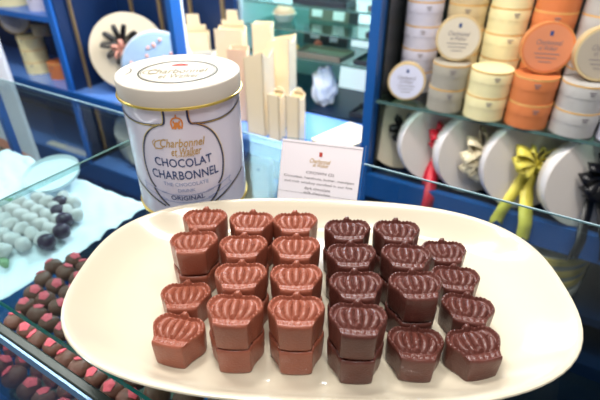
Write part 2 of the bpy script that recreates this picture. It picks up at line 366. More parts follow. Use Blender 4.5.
# ---------------------------------------------------------------- price card in its holder
cd = thing('price_card', 'small white ingredient card in a clear holder beside the tin', 'card', T(.0135, .338, .0), (R_(-22), 0, YAW-R_(15)))
cd.scale = (.93, .93, .93)
bm = NB(); box(bm, -.0385, .0385, -.0004, .0004, .002, .0645); obj('paper_card', bm, 'card', cd)
bm = NB(); box(bm, -.0395, .0395, .0009, .0016, .0, .0665); box(bm, -.0395, .0395, -.0016, .026, .0, .0008)
obj('clear_holder', bm, 'acrylic', cd)
bm = NB(); box(bm, .0397, .0410, -.0016, .0016, .0, .0665); obj('holder_edge', bm, 'acredge', cd)  # clear acrylic; the blue light in its edge is painted on
def cm(x, z): return (x, -.0006, z)
def cardtext(name, mk, items, strokes=()):
    bm = NB()
    for t, x, z, w, h, sh in items:
        v, f = text_geo(t, w, h, sh, bold=.008); add_geo(bm, v+np.array([x, z]), f, cm)
    for p, w in strokes: add_geo(bm, *poly2(p, w), cm)
    pc = [c for c in cd.children if c.name.startswith('paper')][0]
    obj(name, bm, mk, pc)
cardtext('logo_print', 'goldink', [('Charbonnel', 0, .0470, .0200, .0042, .3), ('et Walker', .001, .0432, .0150, .0034, .3)])
cardtext('crest_print', 'redink', [], [([(0, .0515), (0, .0555)], .0030)])
cardtext('card_text', 'greyink', [('CROWN (2)', .001, .0352, .0270, .0034, 0), ('Chocolate, hazelnuts, butter, marzipan', 0, .0300, .068, .0030, 0), ('and irish whiskey enrobed in our fine', 0, .0252, .066, .0030, 0), ('dark chocolate', 0, .0204, .025, .0028, 0), ('milk chocolate', 0, .0160, .026, .0024, 0)],
    [([(-.0385, .0622), (.0385, .0622)], .0004), ([(-.0385, .0150), (.0385, .0150)], .0003)])

# ---------------------------------------------------------------- glass counter
ct = thing('glass_counter', 'glass-topped display counter carrying the platter, tin and card', 'counter', (0, 0, 0))
def pane(name, x0, x1, y0, y1, em):
    bm = NB(); fs = box(bm, x0, x1, y0, y1, -.006, 0); q = box(bm, x0, x1, y1, y1+.0012, -.0015, 0)
    for f in q: f.material_index = 2
    fs[2].material_index = 1
    o = obj(name, bm, None, ct, mats=['glass', em, 'gedge3']); return o
pane('glass_top', -.419, .7, .088, .400, 'gedge'); pane('glass_top', -2.2, -.4195, .094, .366, 'gedge3')
bm = NB(); box(bm, -.4205, -.4180, .089, .366, .0001, .0006); obj('pane_seam', bm, 'gedge2', ct)
bm = NB(); box(bm, -2.2, .7, .0755, .0815, -.020, -.012); obj('front_channel', bm, 'rail', ct, bev=.001)
bm = NB(); box(bm, -2.2, .7, .0735, .0750, -.021, -.012); obj('channel_lip', bm, mat('pale_blue_metal', (120, 156, 190), .3, metal=.4), ct)
bm = NB(); box(bm, -2.2, .7, .076, .079, -.50, -.0205); obj('front_glass', bm, glass('front_pane', (244, 248, 248), 1.12), ct)
bm = NB(); box(bm, -2.2, .7, .0795, .37, -.150, -.144); obj('tray_shelf', bm, None, ct, mats=['shelfglass'])
bm = NB(); box(bm, -2.2, .7, .066, .40, -.998, -.50); obj('counter_base', bm, 'blue', ct)
for x in (-.86, .66):
    bm = NB(); box(bm, x, x+.012, .380, .392, -.50, -.0065); obj('back_post', bm, 'blue', ct)

# trays on the counter's inner shelf
def noisy_ball(r, seed, sub=3, amp=.08):
    bm = NB(); bmesh.ops.create_icosphere(bm, subdivisions=sub, radius=r)
    rg = random.Random(seed); ax = [(Vector((rg.uniform(-1, 1), rg.uniform(-1, 1), rg.uniform(-1, 1))).normalized(), rg.uniform(2, 6), rg.uniform(0, 6)) for _ in range(6)]
    for v in bm.verts:
        n = v.co.normalized(); v.co *= 1+amp*sum(math.sin(n.dot(a)*k+p) for a, k, p in ax)/3
        if v.co.z < -r*.8: v.co.z = -r*.8
    return bm
def pile_spots(poly, r, jit=.15, layers=1):
    def inside(x, y):
        c = False; n = len(poly)
        for i in range(n):
            (x0, y0), (x1, y1) = poly[i], poly[(i+1) % n]
            if (y0 > y) != (y1 > y) and x < (x1-x0)*(y-y0)/(y1-y0)+x0: c = not c
        return c
    out = []; dx = 2.16*r; dy = 1.9*r
    xs = [p[0] for p in poly]; ys = [p[1] for p in poly]
    for L in range(layers):
        j = 0; y = min(ys)+L*dy*.6
        while y < max(ys):
            x = min(xs)+(dx/2 if (j+L) % 2 else 0)
            while x < max(xs):
                if inside(x, y): out.append((x+random.uniform(-jit, jit)*r*.9, y+random.uniform(-jit, jit)*r*.9, L))
                x += dx
            y += dy; j += 1
    return out
# crumpled paper
def sheet(name, poly_c, w, d, z, amp, seed, mk, label, cat, res=26):
    bm = NB(); rg = random.Random(seed); wv = [(rg.uniform(30, 160), rg.uniform(30, 160), rg.uniform(0, 6)) for _ in range(9)]
    g = []
    for i in range(res+1):
        row = []
        for j in range(res+1):
            u, v = i/res-.5, j/res-.5; q = (abs(2*u)**3+abs(2*v)**3)**(1/3)
            x, y = poly_c[0]+u*w, poly_c[1]+v*d
            k = sum(math.sin(x*a+y*b+c) for a, b, c in wv)/4
            row.append(bm.verts.new((x, y, z+amp*abs(k)+max(0, q-.8)*amp*3)))
        g.append(row)
    for i in range(res):
        for j in range(res): bm.faces.new((g[i][j], g[i+1][j], g[i+1][j+1], g[i][j+1]))
    o = obj(name, bm, mk, smooth=True, solid=.0006); tag(o, label, cat); return o
sheet('tissue_sheet', (-.645, .225), .35, .27, -.1432, .006, 3, 'tissue', 'crumpled white tissue lining the counter shelf under the truffles', 'paper', 40)
# pink-topped truffles
rt = .0100
proto = thing('truffle', 'dark truffle topped with pink pieces in the raspberry pile', 'truffle', (0, 0, -5), group='pink-topped truffles')
b_ = obj('truffle_body', noisy_ball(rt, 3), 'truffle', proto, smooth=True)
bm = NB(); bmesh.ops.create_icosphere(bm, subdivisions=2, radius=rt*1.08)
bmesh.ops.delete(bm, geom=[v for v in bm.verts if v.co.z < rt*.74+math.sin(v.co.x*900)*rt*.12], context='VERTS')
for v in bm.verts: v.co += Vector((random.uniform(-1, 1), random.uniform(-1, 1), random.uniform(-.3, 1)))*.0006
obj('pink_topping', bm, 'pink', proto, solid=.001)
first = True; n = 0
for (x, y, L) in pile_spots([(-.490, .200), (-.44, .245), (-.30, .200), (-.20, .110), (-.23, .092), (-.42, .092), (-.440, .145)], rt):
    loc = (x, y, -.1358+L*.015); rot = (random.uniform(-.6, .6), random.uniform(-.7, .5), random.uniform(0, 6))
    if first: proto.location = loc; proto.rotation_euler = rot; first = False
    else: dup(proto, loc, rot)
# grey dusted truffles
p2 = obj('truffle', noisy_ball(.0095, 9, amp=.12), 'dusted', smooth=True); tag(p2, 'grey dusted truffle in the heap on white tissue under the glass', 'truffle', 'grey dusted truffles')
first = True
for (x, y, L) in pile_spots([(-.66, .22), (-.60, .31), (-.53, .30), (-.505, .215), (-.54, .18), (-.60, .17)], .0100, layers=1):
    loc = (x, y, -.1285+L*.015); rot = (0, 0, random.uniform(0, 6))
    if first: p2.location = loc; p2.rotation_euler = rot; first = False
    else:
        c = p2.copy(); COL.objects.link(c); c.location = loc; c.rotation_euler = rot
# purple-black truffles
p3 = obj('truffle', noisy_ball(.0110, 4, amp=.05), 'berry', smooth=True); tag(p3, 'shiny purple-black truffle beside the grey dusted heap', 'truffle', 'purple-black truffles')
for i, (x, y) in enumerate([(-.556, .276), (-.532, .268), (-.512, .250), (-.575, .292), (-.508, .226)]):
    o = p3 if i == 0 else p3.copy()
    if i: COL.objects.link(o)
    o.location = (x, y, -.1265)
# brown truffles under the platter's front edge
p4 = obj('truffle', noisy_ball(.0130, 14, amp=.07), 'brown', smooth=True); tag(p4, 'smooth brown truffle under the glass below the platter front', 'truffle', 'brown truffles')
for i, (x, y) in enumerate([(-.235, .146), (-.208, .158), (-.181, .170), (-.154, .184), (-.127, .198), (-.222, .120), (-.194, .133), (-.166, .146), (-.139, .160)]):
    o = p4 if i == 0 else p4.copy()
    if i: COL.objects.link(o)
    o.location = (x, y, -.1335); o.rotation_euler = (0, 0, i*1.3)
for i, (x, y, a) in enumerate([(-.640, .205, .3), (-.600, .165, 1.2), (-.560, .168, 2.2), (-.650, .26, .9), (-.525, .178, 2.9)]):
    bm = NB(); strip(bm, [(-.014, 0, .002), (-.006, 0, .006), (.004, .001, .005), (.014, 0, .001)], [.004, .012, .010, .002], (0, 1, 0))
    o = obj('paper_leaf', bm, 'green', smooth=True, solid=.0006); o.location = (x, y, -.1350); o.rotation_euler = (0, 0, a); tag(o, 'small green paper leaf at the edge of the grey dusted heap', 'leaf', 'green paper leaves')
# clear lid / pane lying beside the heap
bm = NB(); lathe(bm, [(.0, 0), (.040, 0), (.042, .006), (.0415, .0065), (.039, .001), (0, .001)], 48)
o = obj('paper_doily', bm, 'raffia', smooth=True); o.location = (-.645, .330, -.1200); o.rotation_euler = (R_(14), 0, R_(25)); tag(o, 'round white paper dish behind the grey dusted truffles', 'dish')

bx = thing('flat_tray', 'grey green flat tray at the bottom of the counter', 'tray', (-.60, .22, -.4998))
bm = NB(); box(bm, -.09, .16, -.06, .12, 0, .006); obj('tray_base', bm, 'taupe', bx, bev=.001)
bm = NB(); box(bm, -.092, -.088, -.062, .122, 0, .014); box(bm, .158, .162, -.062, .122, 0, .014); box(bm, -.0878, .1578, .1205, .1245, 0, .014); obj('tray_rim', bm, 'taupe', bx)
# ---------------------------------------------------------------- wall cabinets
SH = -.27                        # lower display shelf
RS = -.280
rc = thing('wall_cabinet', 'blue shelving on the right with round boxes on a glass shelf', 'cabinet', (0, .85, -1))
def cb(name, x0, x1, y0, y1, z0, z1, mk, parent, bev=0, mats=None):
    bm = NB(); ox, oy, oz = parent.location
    box(bm, x0-ox, x1-ox, y0-oy, y1-oy, z0-oz, z1-oz); return obj(name, bm, mk, parent, bev=bev)
cb('back_panel', -.33, .70, 1.09, 1.11, -1, .9, 'black', rc)
cb('post', -.353, -.333, .845, 1.11, -1, .9, 'blue', rc); cb('post', .68, .70, .85, 1.09, -1, .9, 'blue', rc)
cb('inner_side_panel', -.3325, -.327, .875, 1.09, RS+.001, .9, 'black', rc)
cb('shelf_board', -.333, .68, .862, 1.09, RS-.012, RS, 'deep', rc)
cb('shelf_rail', -.333, .68, .846, .862, RS-.052, RS+.004, 'blue', rc)
g = cb('glass_shelf', -.326, .68, .846, 1.08, -.1065, -.1005, 'shelfglass', rc)
cb('glass_shelf_edge', -.326, .68, .8450, .8459, -.1065, -.1005, 'gedge2', rc)
cb('lower_shelf', -.333, .68, .87, 1.09, -.50, -.48, 'deep', rc); cb('plinth', -.333, .68, .86, 1.09, -1, -.60, 'deep', rc)
cb('top_board', -.353, .70, .85, 1.11, .90, .92, 'blue', rc)

lc = thing('wall_cabinet', 'blue shelving on the left with navy panels and thin gold strips', 'cabinet', (-1.4, .85, -1))
cb('back_panel', -2.6, -.868, 1.085, 1.10, -1, .50, 'navyp', lc)
for x in (-1.30, -1.17, -1.04, -.915):
    cb('gold_strip', x, x+.012, 1.079, 1.085, SH, .50, 'goldstrip', lc)
cb('post', -1.395, -1.37, .85, 1.085, -1, .5, 'bluelip', lc)
cb('navy_divider', -1.370, -1.365, .86, 1.085, SH, .5, 'navyp', lc)
cb('post', -.893, -.876, .85, .885, SH, .5, 'blue', lc); cb('white_batten', -.925, -.899, .905, .915, SH, .5, 'white', lc)
cb('shelf_board', -2.6, -1.395, .85, 1.085, -.062, -.045, 'bluelip', lc)
cb('shelf_board', -2.6, -.36, .85, 1.085, SH-.018, SH, 'bluetop', lc)
cb('shelf_rail', -2.6, -.36, .842, .85, SH-.035, SH, 'blue', lc)
cb('lower_shelf', -2.6, -.36, .85, 1.085, -.55, -.53, 'bluetop', lc); cb('lower_rail', -2.6, -.36, .842, .85, -.60, -.53, 'blue', lc)
cb('post', -1.395, -1.37, .8515, 1.08, -.529, SH-.0185, 'blue', lc)
cb('cabinet_front', -2.6, -.36, .86, .88, -1, -.60, 'blue', lc)
cb('gold_strip', -1.358, -1.346, .90, .905, SH, .5, 'goldstrip', lc)

# ---- vitrine in the middle
vc = thing('glass_vitrine', 'glass-shelved display niche with pale mirrored back behind the cream cartons', 'cabinet', (-.55, 1.1, -1))
cb('mirror_back', -.866, -.360, 1.40, 1.41, SH, .9, 'mirror', vc)
cb('side_panel', -.866, -.856, 1.10, 1.40, SH, .9, 'mirror', vc); cb('side_panel', -.369, -.355, 1.112, 1.40, SH, .9, 'white', vc)
cb('base_board', -.866, -.355, 1.10, 1.40, SH-.02, SH-.001, 'deep', vc); cb('top_board', -.866, -.355, 1.112, 1.40, .9, .92, 'blue', vc)
VS = (-.125, -.052, .012, .085)
for z in VS:
    cb('glass_shelf', -.855, -.370, 1.115, 1.395, z-.005, z, 'shelfglass', vc); cb('shelf_edge', -.855, -.370, 1.1125, 1.1145, z-.005, z, 'gedge2', vc)

# ---------------------------------------------------------------- small round boxes
def round_box(r, h, bodym, lidm=None):
    root = thing('round_box', 'tmp', 'box', (0, 0, -5)); lidm = lidm or bodym
    bm = NB(); lathe(bm, [(0, 0), (r*.985, 0), (r*.985, h*.60), (0, h*.60)], 40); obj('box_base', bm, bodym, root, smooth=False)
    bm = NB(); lathe(bm, [(0, h*.5), (r*.985, h*.5), (r, h*.505), (r, h*.97), (r*.985, h), (0, h)], 40); l = obj('box_lid', bm, bodym, root)
    bm = NB(); lathe(bm, [(r*.98, h*.92), (r*1.006, h*.92), (r*1.006, h*.985), (r*.98, h*.985)], 40); obj('amber_band', bm, 'ogold', l)
    bm = NB()
    for k, (w, zz) in enumerate(((.010, .80), (.006, .70))): box(bm, -w/2, w/2, -r*1.004-.0004, -r*.985, h*(zz-.04), h*zz)
    obj('small_print', bm, 'greyink', l)
    for p in root.children: 
        p.data.shade_smooth(); p.data.set_sharp_from_angle(angle=R_(38))
    return root
def label_disc(root, r, h, lm):       # printed round label on the lid face
    bm = NB(); lathe(bm, [(0, h), (r*.90, h), (r*.90, h+.0006), (0, h+.0006)], 40); lb = obj('round_label', bm, lm, root)
    mp = lambda x, y: (x, y, h+.0010)
    bm = NB(); add_geo(bm, *poly2([(0, r*.48), (0, r*.66)], r*.13), mp); obj('blue_crest', bm, 'blueink', lb)
    bm = NB(); v, f = text_geo('Charbonnel', r*.95, r*.2, .25); add_geo(bm, v+np.array([0, r*.22]), f, mp)
    v, f = text_geo('et Walker', r*.7, r*.17, .25); add_geo(bm, v+np.array([0, 0]), f, mp); 
    for k, w in enumerate((.95, .8, .5)): add_geo(bm, *poly2([(-r*w/2, -r*(.22+.16*k)), (r*w/2, -r*(.22+.16*k))], r*.03), mp)
    obj('label_lettering', bm, 'greyink', lb); return root
H0 = .0445; used = {}
def stack(mk, r, x, y, n, z0, lab, group, zoff=0, words=None, h=H0):
    key = (mk, r, h)
    words = words or {2: ['lower', 'upper'], 3: ['bottom', 'middle', 'top']}.get(n, ['bottom', 'second lowest', 'middle', 'second highest', 'topmost'])
    for k in range(n):
        loc = (x+random.uniform(-.001, .001), y, z0+k*(h+.0004)); rot = (0, 0, random.uniform(-.15, .25)+.3); lb = lab.format(words[k])
        if key not in used: o = round_box(r, h, mk); used[key] = o; o.location = loc; o.rotation_euler = rot; o['label'] = lb; o['group'] = group
        else: dup(used[key], loc, rot, lb, group)
Z2 = -.1003
stack('bgrey', .0335, -.197, .877, 2, Z2, '{} taupe box of the front pair beside the lavender disc', 'taupe round boxes')
stack('bcream', .0365, -.123, .875, 2, Z2, '{} cream yellow box of the front pair', 'cream round boxes')
stack('borange', .0365, -.049, .877, 2, Z2, '{} orange box of the front pair on the glass shelf', 'orange round boxes')
stack('bsilver', .0365, .026, .879, 2, Z2, '{} silver grey box of the front pair', 'silver grey round boxes')
stack('blav', .0365, .101, .880, 2, Z2, '{} lavender box at the right edge of the glass shelf', 'lavender round boxes')
stack('blav', .0362, -.285, .960, 5, Z2, '{} box in the tall lavender stack beside the blue post', 'lavender round boxes')
stack('bbeige', .0362, -.205, .970, 5, Z2, '{} box in the tall beige stack', 'beige round boxes')
stack('bcream', .0362, -.129, .970, 5, Z2, '{} box in the tall cream stack', 'cream round boxes')
stack('borange', .0362, -.053, .971, 5, Z2, '{} box in the tall orange stack', 'orange round boxes')
stack('bsilver', .0362, .023, .972, 5, Z2, '{} box in the tall silver grey stack', 'silver grey round boxes')
def disc(mk, lm, r, x, y, z, tilt, phi, lab, h=.030):
    o = round_box(r, h, mk); label_disc(o, r, h+.0002, lm)
    o['label'] = lab; o['group'] = 'round boxes stood on edge'
    m = Matrix.Rotation(phi, 4, 'Z') @ Matrix.Rotation(-tilt, 4, 'X') @ Matrix.Translation((0, h/2, r*1.01)) @ Matrix.Rotation(PI/2, 4, 'X')
    o.rotation_euler = m.to_euler(); t = m.to_translation(); o.location = (x+t.x, y+t.y, z+t.z+h/2*math.sin(tilt))
disc('bbeige', 'lidlav', .0365, -.278, .877, Z2, R_(6), R_(16), 'pale lavender disc box with blue crest standing on the glass shelf', .026)
Z3 = Z2+2*(H0+.0004)
disc('bbeige', 'lidcream', .039, -.194, .880, Z3, R_(6), R_(16), 'pale taupe disc box on edge atop the front taupe pair', .026)
disc('borange', 'lidorange', .041, -.047, .880, Z3, R_(6), R_(16), 'orange disc box on edge atop the front orange pair', .026)
disc('bbeige', 'lidgrey', .042, .034, .880, Z3, R_(6), R_(16), 'warm grey disc box on edge atop the silver grey pair', .026)

# ---------------------------------------------------------------- ribboned gift boxes
RS = -.280
def gift_box(R, t, x, y, tilt, phi, lab, mk='drum', base=RS):
    root = thing('gift_box', lab, 'gift box', (x, y, base+.0005+t/2*math.sin(tilt)), (-tilt, 0, phi), 'ribboned round gift boxes on the lower shelf')
    def drum(prof):
        bm = NB(); lathe(bm, prof, 64); bmesh.ops.rotate(bm, verts=bm.verts, cent=(0, 0, 0), matrix=Matrix.Rotation(PI/2, 3, 'X')); bmesh.ops.translate(bm, verts=bm.verts, vec=(0, t/2, R)); return bm
    o = obj('box_base', drum([(0, 0), (R*.975, 0), (R*.975, t*.6), (0, t*.6)]), mk, root, smooth=False)
    l = obj('box_lid', drum([(0, t*.38), (R*.98, t*.38), (R, t*.40), (R, t*.96), (R*.99, t), (0, t)]), mk, root)
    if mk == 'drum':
        l.data.materials.append(M['drumrim'])  # whiter lid side paints in the brighter light on the rim
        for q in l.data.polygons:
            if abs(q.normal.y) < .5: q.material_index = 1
    for ob in (o, l):
        ob.data.shade_smooth(); ob.data.set_sharp_from_angle(angle=R_(38))
    return root
def tails(bm, R, t, cx, cz, specs, w):
    for dx, L, kick in specs:
        n = 14; P_ = []
        for i in range(n+1):
            u = i/n; z = cz-u*L; y = -t/2-.003-(.004*math.sin(u*5)) - (kick*max(0, min(1, (u-.35)*2.2)))
            P_.append((cx+dx*u+.003*math.sin(u*6), y, z))
        strip(bm, P_, w, (1, 0, 0))
        # swallow-tail end
        bm.verts.ensure_lookup_table(); a, b = bm.verts[-2], bm.verts[-1]; m = (a.co+b.co)/2+Vector((0, 0, w*.45)); 
        e0 = bm.verts.new(a.co+Vector((0, 0, -w*.45))); e1 = bm.verts.new(b.co+Vector((0, 0, -w*.45))); mm = bm.verts.new((a.co+b.co)/2)
        bm.faces.new((a, mm, e0)); bm.faces.new((mm, b, e1))
def loops(bm, cx, y, cz, specs, w):
    for ang, L, fat, lift in specs:
        ang = R_(ang); P_ = []; n = 16; dx, dz = math.cos(ang), math.sin(ang)
        for i in range(n+1):
            u = i/n*2*PI; rr = L*(1-math.cos(u))/2; hh = fat*math.sin(u)
            P_.append((cx+dx*rr-dz*hh*.35, y-.002-abs(hh)*.5-lift*(rr/L)-(.006 if i > n/2 else 0), cz+dz*rr+dx*hh*.6))
        sd = [Vector((-dz*.55, -.85, dx*.55)) for _ in P_]
        strip(bm, P_, [w*(.35+.65*math.sin(PI*i/n)) for i in range(n+1)], sd)
def bow(root, R, t, mk, cx, cz, lsp, tsp, w, tw):
    bm = NB(); loops(bm, cx, -t/2-.004, cz, lsp, w); b = obj('bow', bm, mk, root, smooth=True, solid=.0008)
    bm = NB(); bmesh.ops.create_uvsphere(bm, u_segments=12, v_segments=8, radius=w*.35); bmesh.ops.translate(bm, verts=bm.verts, vec=(cx, -t/2-.010, cz)); obj('bow_knot', bm, mk, b, smooth=True)
    if tsp:
        bm = NB(); tails(bm, R, t, cx, cz, tsp, tw); obj('ribbon_tail', bm, mk, root, smooth=True, solid=.0008)
TH = .032
g1 = gift_box(.078, TH, -.286, .925, R_(6), R_(28), 'cream round gift box with black bow beside the blue post', 'drumcream')
bow(g1, .078, TH, 'rblk', -.002, .100, [(a, .034, .009, .006) for a in (20, 75, 130, 180, 230, 285, 330)], [(.016, .05, 0)], .016, .013)
g2 = gift_box(.082, TH, -.203, .907, R_(9), R_(40), 'stone white round gift box with bright red ribbon')
bow(g2, .082, TH, 'rred', .006, .096, [(25, .044, .014, .008), (70, .042, .014, .012), (-30, .034, .012, .008), (120, .038, .012, .008), (160, .036, .013, .008), (210, .032, .012, .01), (45, .060, .010, .004)], [(-.042, .148, .046), (-.022, .095, .004)], .030, .026)
g3 = gift_box(.084, TH, -.121, .898, R_(9), R_(42), 'stone white round gift box with ivory pompom bow')
bow(g3, .084, TH, 'rcrm', .008, .088, [(a, .056, .016, .008+.006*(i % 3)) for i, a in enumerate(range(0, 360, 36))]+[(a, .034, .014, .016) for a in range(18, 360, 72)], [(.010, .08, 0)], .028, .018)
g4 = gift_box(.088, TH, -.022, .886, R_(9), R_(34), 'stone white round gift box with large yellow bow')
bow(g4, .088, TH, 'ryel', .002, .098, [(35, .050, .017, .01), (145, .050, .017, .01), (5, .044, .015, .014), (175, .044, .015, .014), (70, .034, .010, .006), (110, .034, .010, .006), (-30, .030, .010, .01), (210, .030, .010, .01)], [(-.056, .112, .020), (-.012, .138, .046)], .030, .027)
g5 = gift_box(.086, TH, .086, .877, R_(9), R_(34), 'stone white round gift box with black bow at the right edge')
bow(g5, .086, TH, 'rblk', .010, .104, [(a, .046, .013, .008+.005*(i % 2)) for i, a in enumerate(range(0, 360, 30))], [(-.044, .14, .046), (.016, .145, .046)], .022, .020)

# ---------------------------------------------------------------- low tins seen through the counter glass
def flat_round(name, r, hs, x, y, z, mk, lab, cat):
    for i, (h, m, rr) in enumerate(hs): pass
fr = .103
zz = -.4795
for i, (m, lb) in enumerate((('drum', 'lowest pale round tin of the stack below the blue rail'), ('yellowb', 'second yellow edged round tin of the stack below the blue rail'), ('yellowb', 'third yellow edged round tin of the stack below the blue rail'), ('yellowb', 'top colourful round tin below the blue rail'))):
    t = thing('round_tin', lb, 'tin', (.040, .955, zz), (0, 0, .2), 'round tins on the lower shelf')
    bm = NB(); lathe(bm, [(0, 0), (fr*.98, 0), (fr*.98, .016), (0, .016)], 64); obj('tin_base', bm, 'bgrey', t)
    bm = NB(); lathe(bm, [(fr*.985, .014), (fr, .014), (fr, .027), (fr*.99, .029), (0, .029)], 64); ld = obj('tin_lid', bm, m, t)
    if i == 3:
        bm = NB(); lathe(bm, [(0, .029), (fr*.95, .029), (fr*.95, .0295), (0, .0295)], 64); obj('pale_top', bm, 'ivory', ld)
        mp = lambda x, y: (x, y, .0299)
        bm = NB(); v = [(fr*.93*math.cos(a), fr*.93*math.sin(a)) for a in np.linspace(R_(5), R_(175), 20)]; add_geo(bm, np.array(v), [list(range(20))], mp); obj('painted_green_shade', bm, 'greenb', ld)  # half-disc paints the shade of the rail above onto the lid
        bm = NB()
        add_geo(bm, *poly2([(-.06, -.018), (-.03, -.012), (.0, -.022)], .018), mp); obj('salmon_print', bm, 'salmon', ld)
        bm = NB(); add_geo(bm, *poly2([(-.08, -.03), (-.04, -.05), (-.02, -.055)], .014), mp); add_geo(bm, *poly2([(.05, -.01), (.085, -.012)], .014), mp); obj('yellow_print', bm, 'yellowb', ld)
    zz += .0300
t = thing('round_tin', 'maroon round tin standing behind the platter under the blue rail', 'tin', (-.245, .955, -.4795), (0, 0, 0), 'round tins on the lower shelf')
bm = NB(); lathe(bm, [(0, 0), (.069, 0), (.069, .05), (0, .05)], 48); obj('tin_base', bm, 'maroon', t)
bm = NB(); lathe(bm, [(.0695, .046), (.071, .046), (.071, .068), (.0695, .070), (0, .070)], 48); obj('tin_lid', bm, 'maroon', t)

# ---------------------------------------------------------------- cream cartons standing on the blue shelf
def carton(x, y, w, d, h, tab, rot, mk, lab, slant=0):
    root = thing('gift_carton', lab, 'carton', (x, y, SH+.0003), (0, 0, R_(rot)), 'cream gift cartons on the blue shelf')
    t = .0012; bm = NB()
    out = [(-w/2, 0), (w/2, 0), (w/2, h+slant), (-w/2, h)]
    prism(bm, out, -d/2, -d/2+t); prism(bm, [(-w/2, 0), (w/2, 0), (w/2, h+slant), (-w/2, h)], d/2-t, d/2)
    for s in (-1, 1):      # side gussets with a V notch
        hh = h+(slant if s > 0 else 0); xs = s*w/2; x0, x1 = (xs-t, xs) if s > 0 else (xs, xs+t)
        pts = [(-d/2, 0), (d/2, 0), (d/2, hh), (0, hh-d*.35), (-d/2, hh)]
        a = [bm.verts.new((x0, p, q)) for p, q in pts]; b = [bm.verts.new((x1, p, q)) for p, q in pts]
        for tri in ((0, 1, 3), (1, 2, 3), (0, 3, 4)): bm.faces.new([a[i] for i in tri]); bm.faces.new([b[i] for i in tri])
        for i in range(5): bm.faces.new((a[i], a[(i+1) % 5], b[(i+1) % 5], b[i]))
    box(bm, -w/2, w/2, -d/2, d/2, 0, t)
    obj('carton_body', bm, mk, root)
    if tab:
        bm = NB(); q = w*.22
        prism(bm, [(-w*.40, h-.004), (w*.40, h-.004), (w*.40, h+tab*.35), (q, h+tab*.35), (q*.9, h+tab), (-q*.9, h+tab), (-q, h+tab*.35), (-w*.40, h+tab*.35)], d/2-t, d/2+.0003); obj('top_tab', bm, mk, root)
    return root
carton(-.985, 1.030, .09, .045, .195, .045, 34, 'cream', 'wide cream carton with stepped tab at the left of the group')
carton(-.862, .925, .070, .026, .170, 0, 20, 'ivory', 'low ivory carton in front of the wide cream one', .010)
carton(-.836, 1.020, .078, .050, .225, .040, 22, 'cream', 'tall wide cream carton with stepped tab left of centre')
carton(-.762, .955, .050, .040, .195, 0, 25, 'peach', 'peach toned carton behind the tin lid')
carton(-.752, 1.055, .052, .036, .240, 0, 20, 'cream', 'tallest plain cream carton at the back')
carton(-.663, .908, .056, .050, .195, 0, 0, 'cream', 'tall narrow cream carton nearest the front', .020)
carton(-.646, .985, .060, .048, .220, .0, 8, 'cream', 'tall narrow cream carton at the right of the group', .014)
carton(-.604, .893, .032, .030, .120, .010, 0, 'cream', 'small cream carton, left of the short pair')
carton(-.550, .895, .036, .032, .126, .010, 0, 'cream', 'small cream carton, right of the short pair')
# flat ivory box
bx = thing('flat_box', 'flat ivory box lying on the blue shelf behind the ingredient card', 'box', (-.428, .928, SH+.0003), (0, 0, R_(-14)))
bm = NB(); box(bm, -.045, .045, -.07, .07, 0, .030); obj('box_base', bm, 'cream', bx, bev=.001)
bm = NB(); box(bm, -.047, .047, -.072, .072, .018, .034); obj('box_lid', bm, 'cream', bx, bev=.001)
# cream tag-bag on the lower shelf
cg = thing('paper_bag', 'cream paper bag with punched hole on the lower shelf behind the tin', 'bag', (-.690, .915, -.5297), (0, 0, R_(10)))
bm = NB(); prism(bm, [(-.04, 0), (.04, 0), (.04, .155), (.032, .163), (-.032, .163), (-.04, .155)], -.02, .02); obj('bag_body', bm, 'bbeige', cg)
bm = NB(); lathe(bm, [(0, 0), (.005, 0), (.005, .001), (0, .001)], 16); bmesh.ops.rotate(bm, verts=bm.verts, cent=(0, 0, 0), matrix=Matrix.Rotation(PI/2, 3, 'X')); bmesh.ops.translate(bm, verts=bm.verts, vec=(.012, -.0203, .145)); obj('punched_hole', bm, 'greenb', cg)
y_ = thing('small_box', 'small yellow box on the lower shelf left of the cream paper bag', 'box', (-.785, .905, -.5297), (0, 0, .3))
bm = NB(); box(bm, -.022, .022, -.02, .02, 0, .040); obj('box_base', bm, 'yellowb', y_); bm = NB(); box(bm, -.023, .023, -.021, .021, .028, .052); obj('box_lid', bm, 'yellowb', y_)

# ---------------------------------------------------------------- left shelving contents
def shelf_stack(mk, r, h, x, y, n, z0, lab, group):
    stack(mk, r, x, y, n, z0, lab, group, h=h)
stack('bcream', .043, -1.665, .93, 3, SH+.0003, '{} box in the cream column on the left shelf', 'cream round boxes', h=.042)
disc('bbeige', 'drum', .046, -1.700, .915, SH+.0003+3*.0424, R_(8), R_(52), 'pale disc box leaning on top of the left cream column', .026)
stack('bbeige', .034, -1.620, .957, 1, SH+.0006+3*.0424, '{} taupe box behind the leaning disc on the left cream column', 'beige round boxes', h=.040, words=['small'])
stack('borange', .038, -1.535, .930, 1, SH+.0003, '{} orange box on the left shelf by the blue post', 'orange round boxes', h=.055, words=['single'])
stack('bcream', .06, -1.70, .93, 2, -.0448, '{} wide cream box on the top left shelf', 'cream round boxes', h=.05)
stack('blav', .037, -1.52, .915, 2, -.0448, '{} lavender box on the top left shelf', 'lavender round boxes')
gb = gift_box(.116, .05, -1.195, .955, R_(12), R_(38), 'large ivory round gift box with black and pink ribbons behind the tin', 'drumcream', SH)
bow(gb, .116, .05, 'rblk', -.010, .140, [(a, .060, .010, .010+.008*(i % 3)) for i, a in enumerate(range(0, 360, 36))], None, .016, .02)
bm = NB(); loops(bm, -.012, -.036, .125, [(a, .030, .010, .010) for a in range(20, 360, 68)], .016); obj('pink_bow', bm, 'pinkdome', gb, smooth=True, solid=.0008)
dm = thing('dome_box', 'pale blue cellophane-topped round box leaning beside the ivory gift box', 'box', (-1.015, .905, SH+.008), (R_(-10), 0, R_(42)))
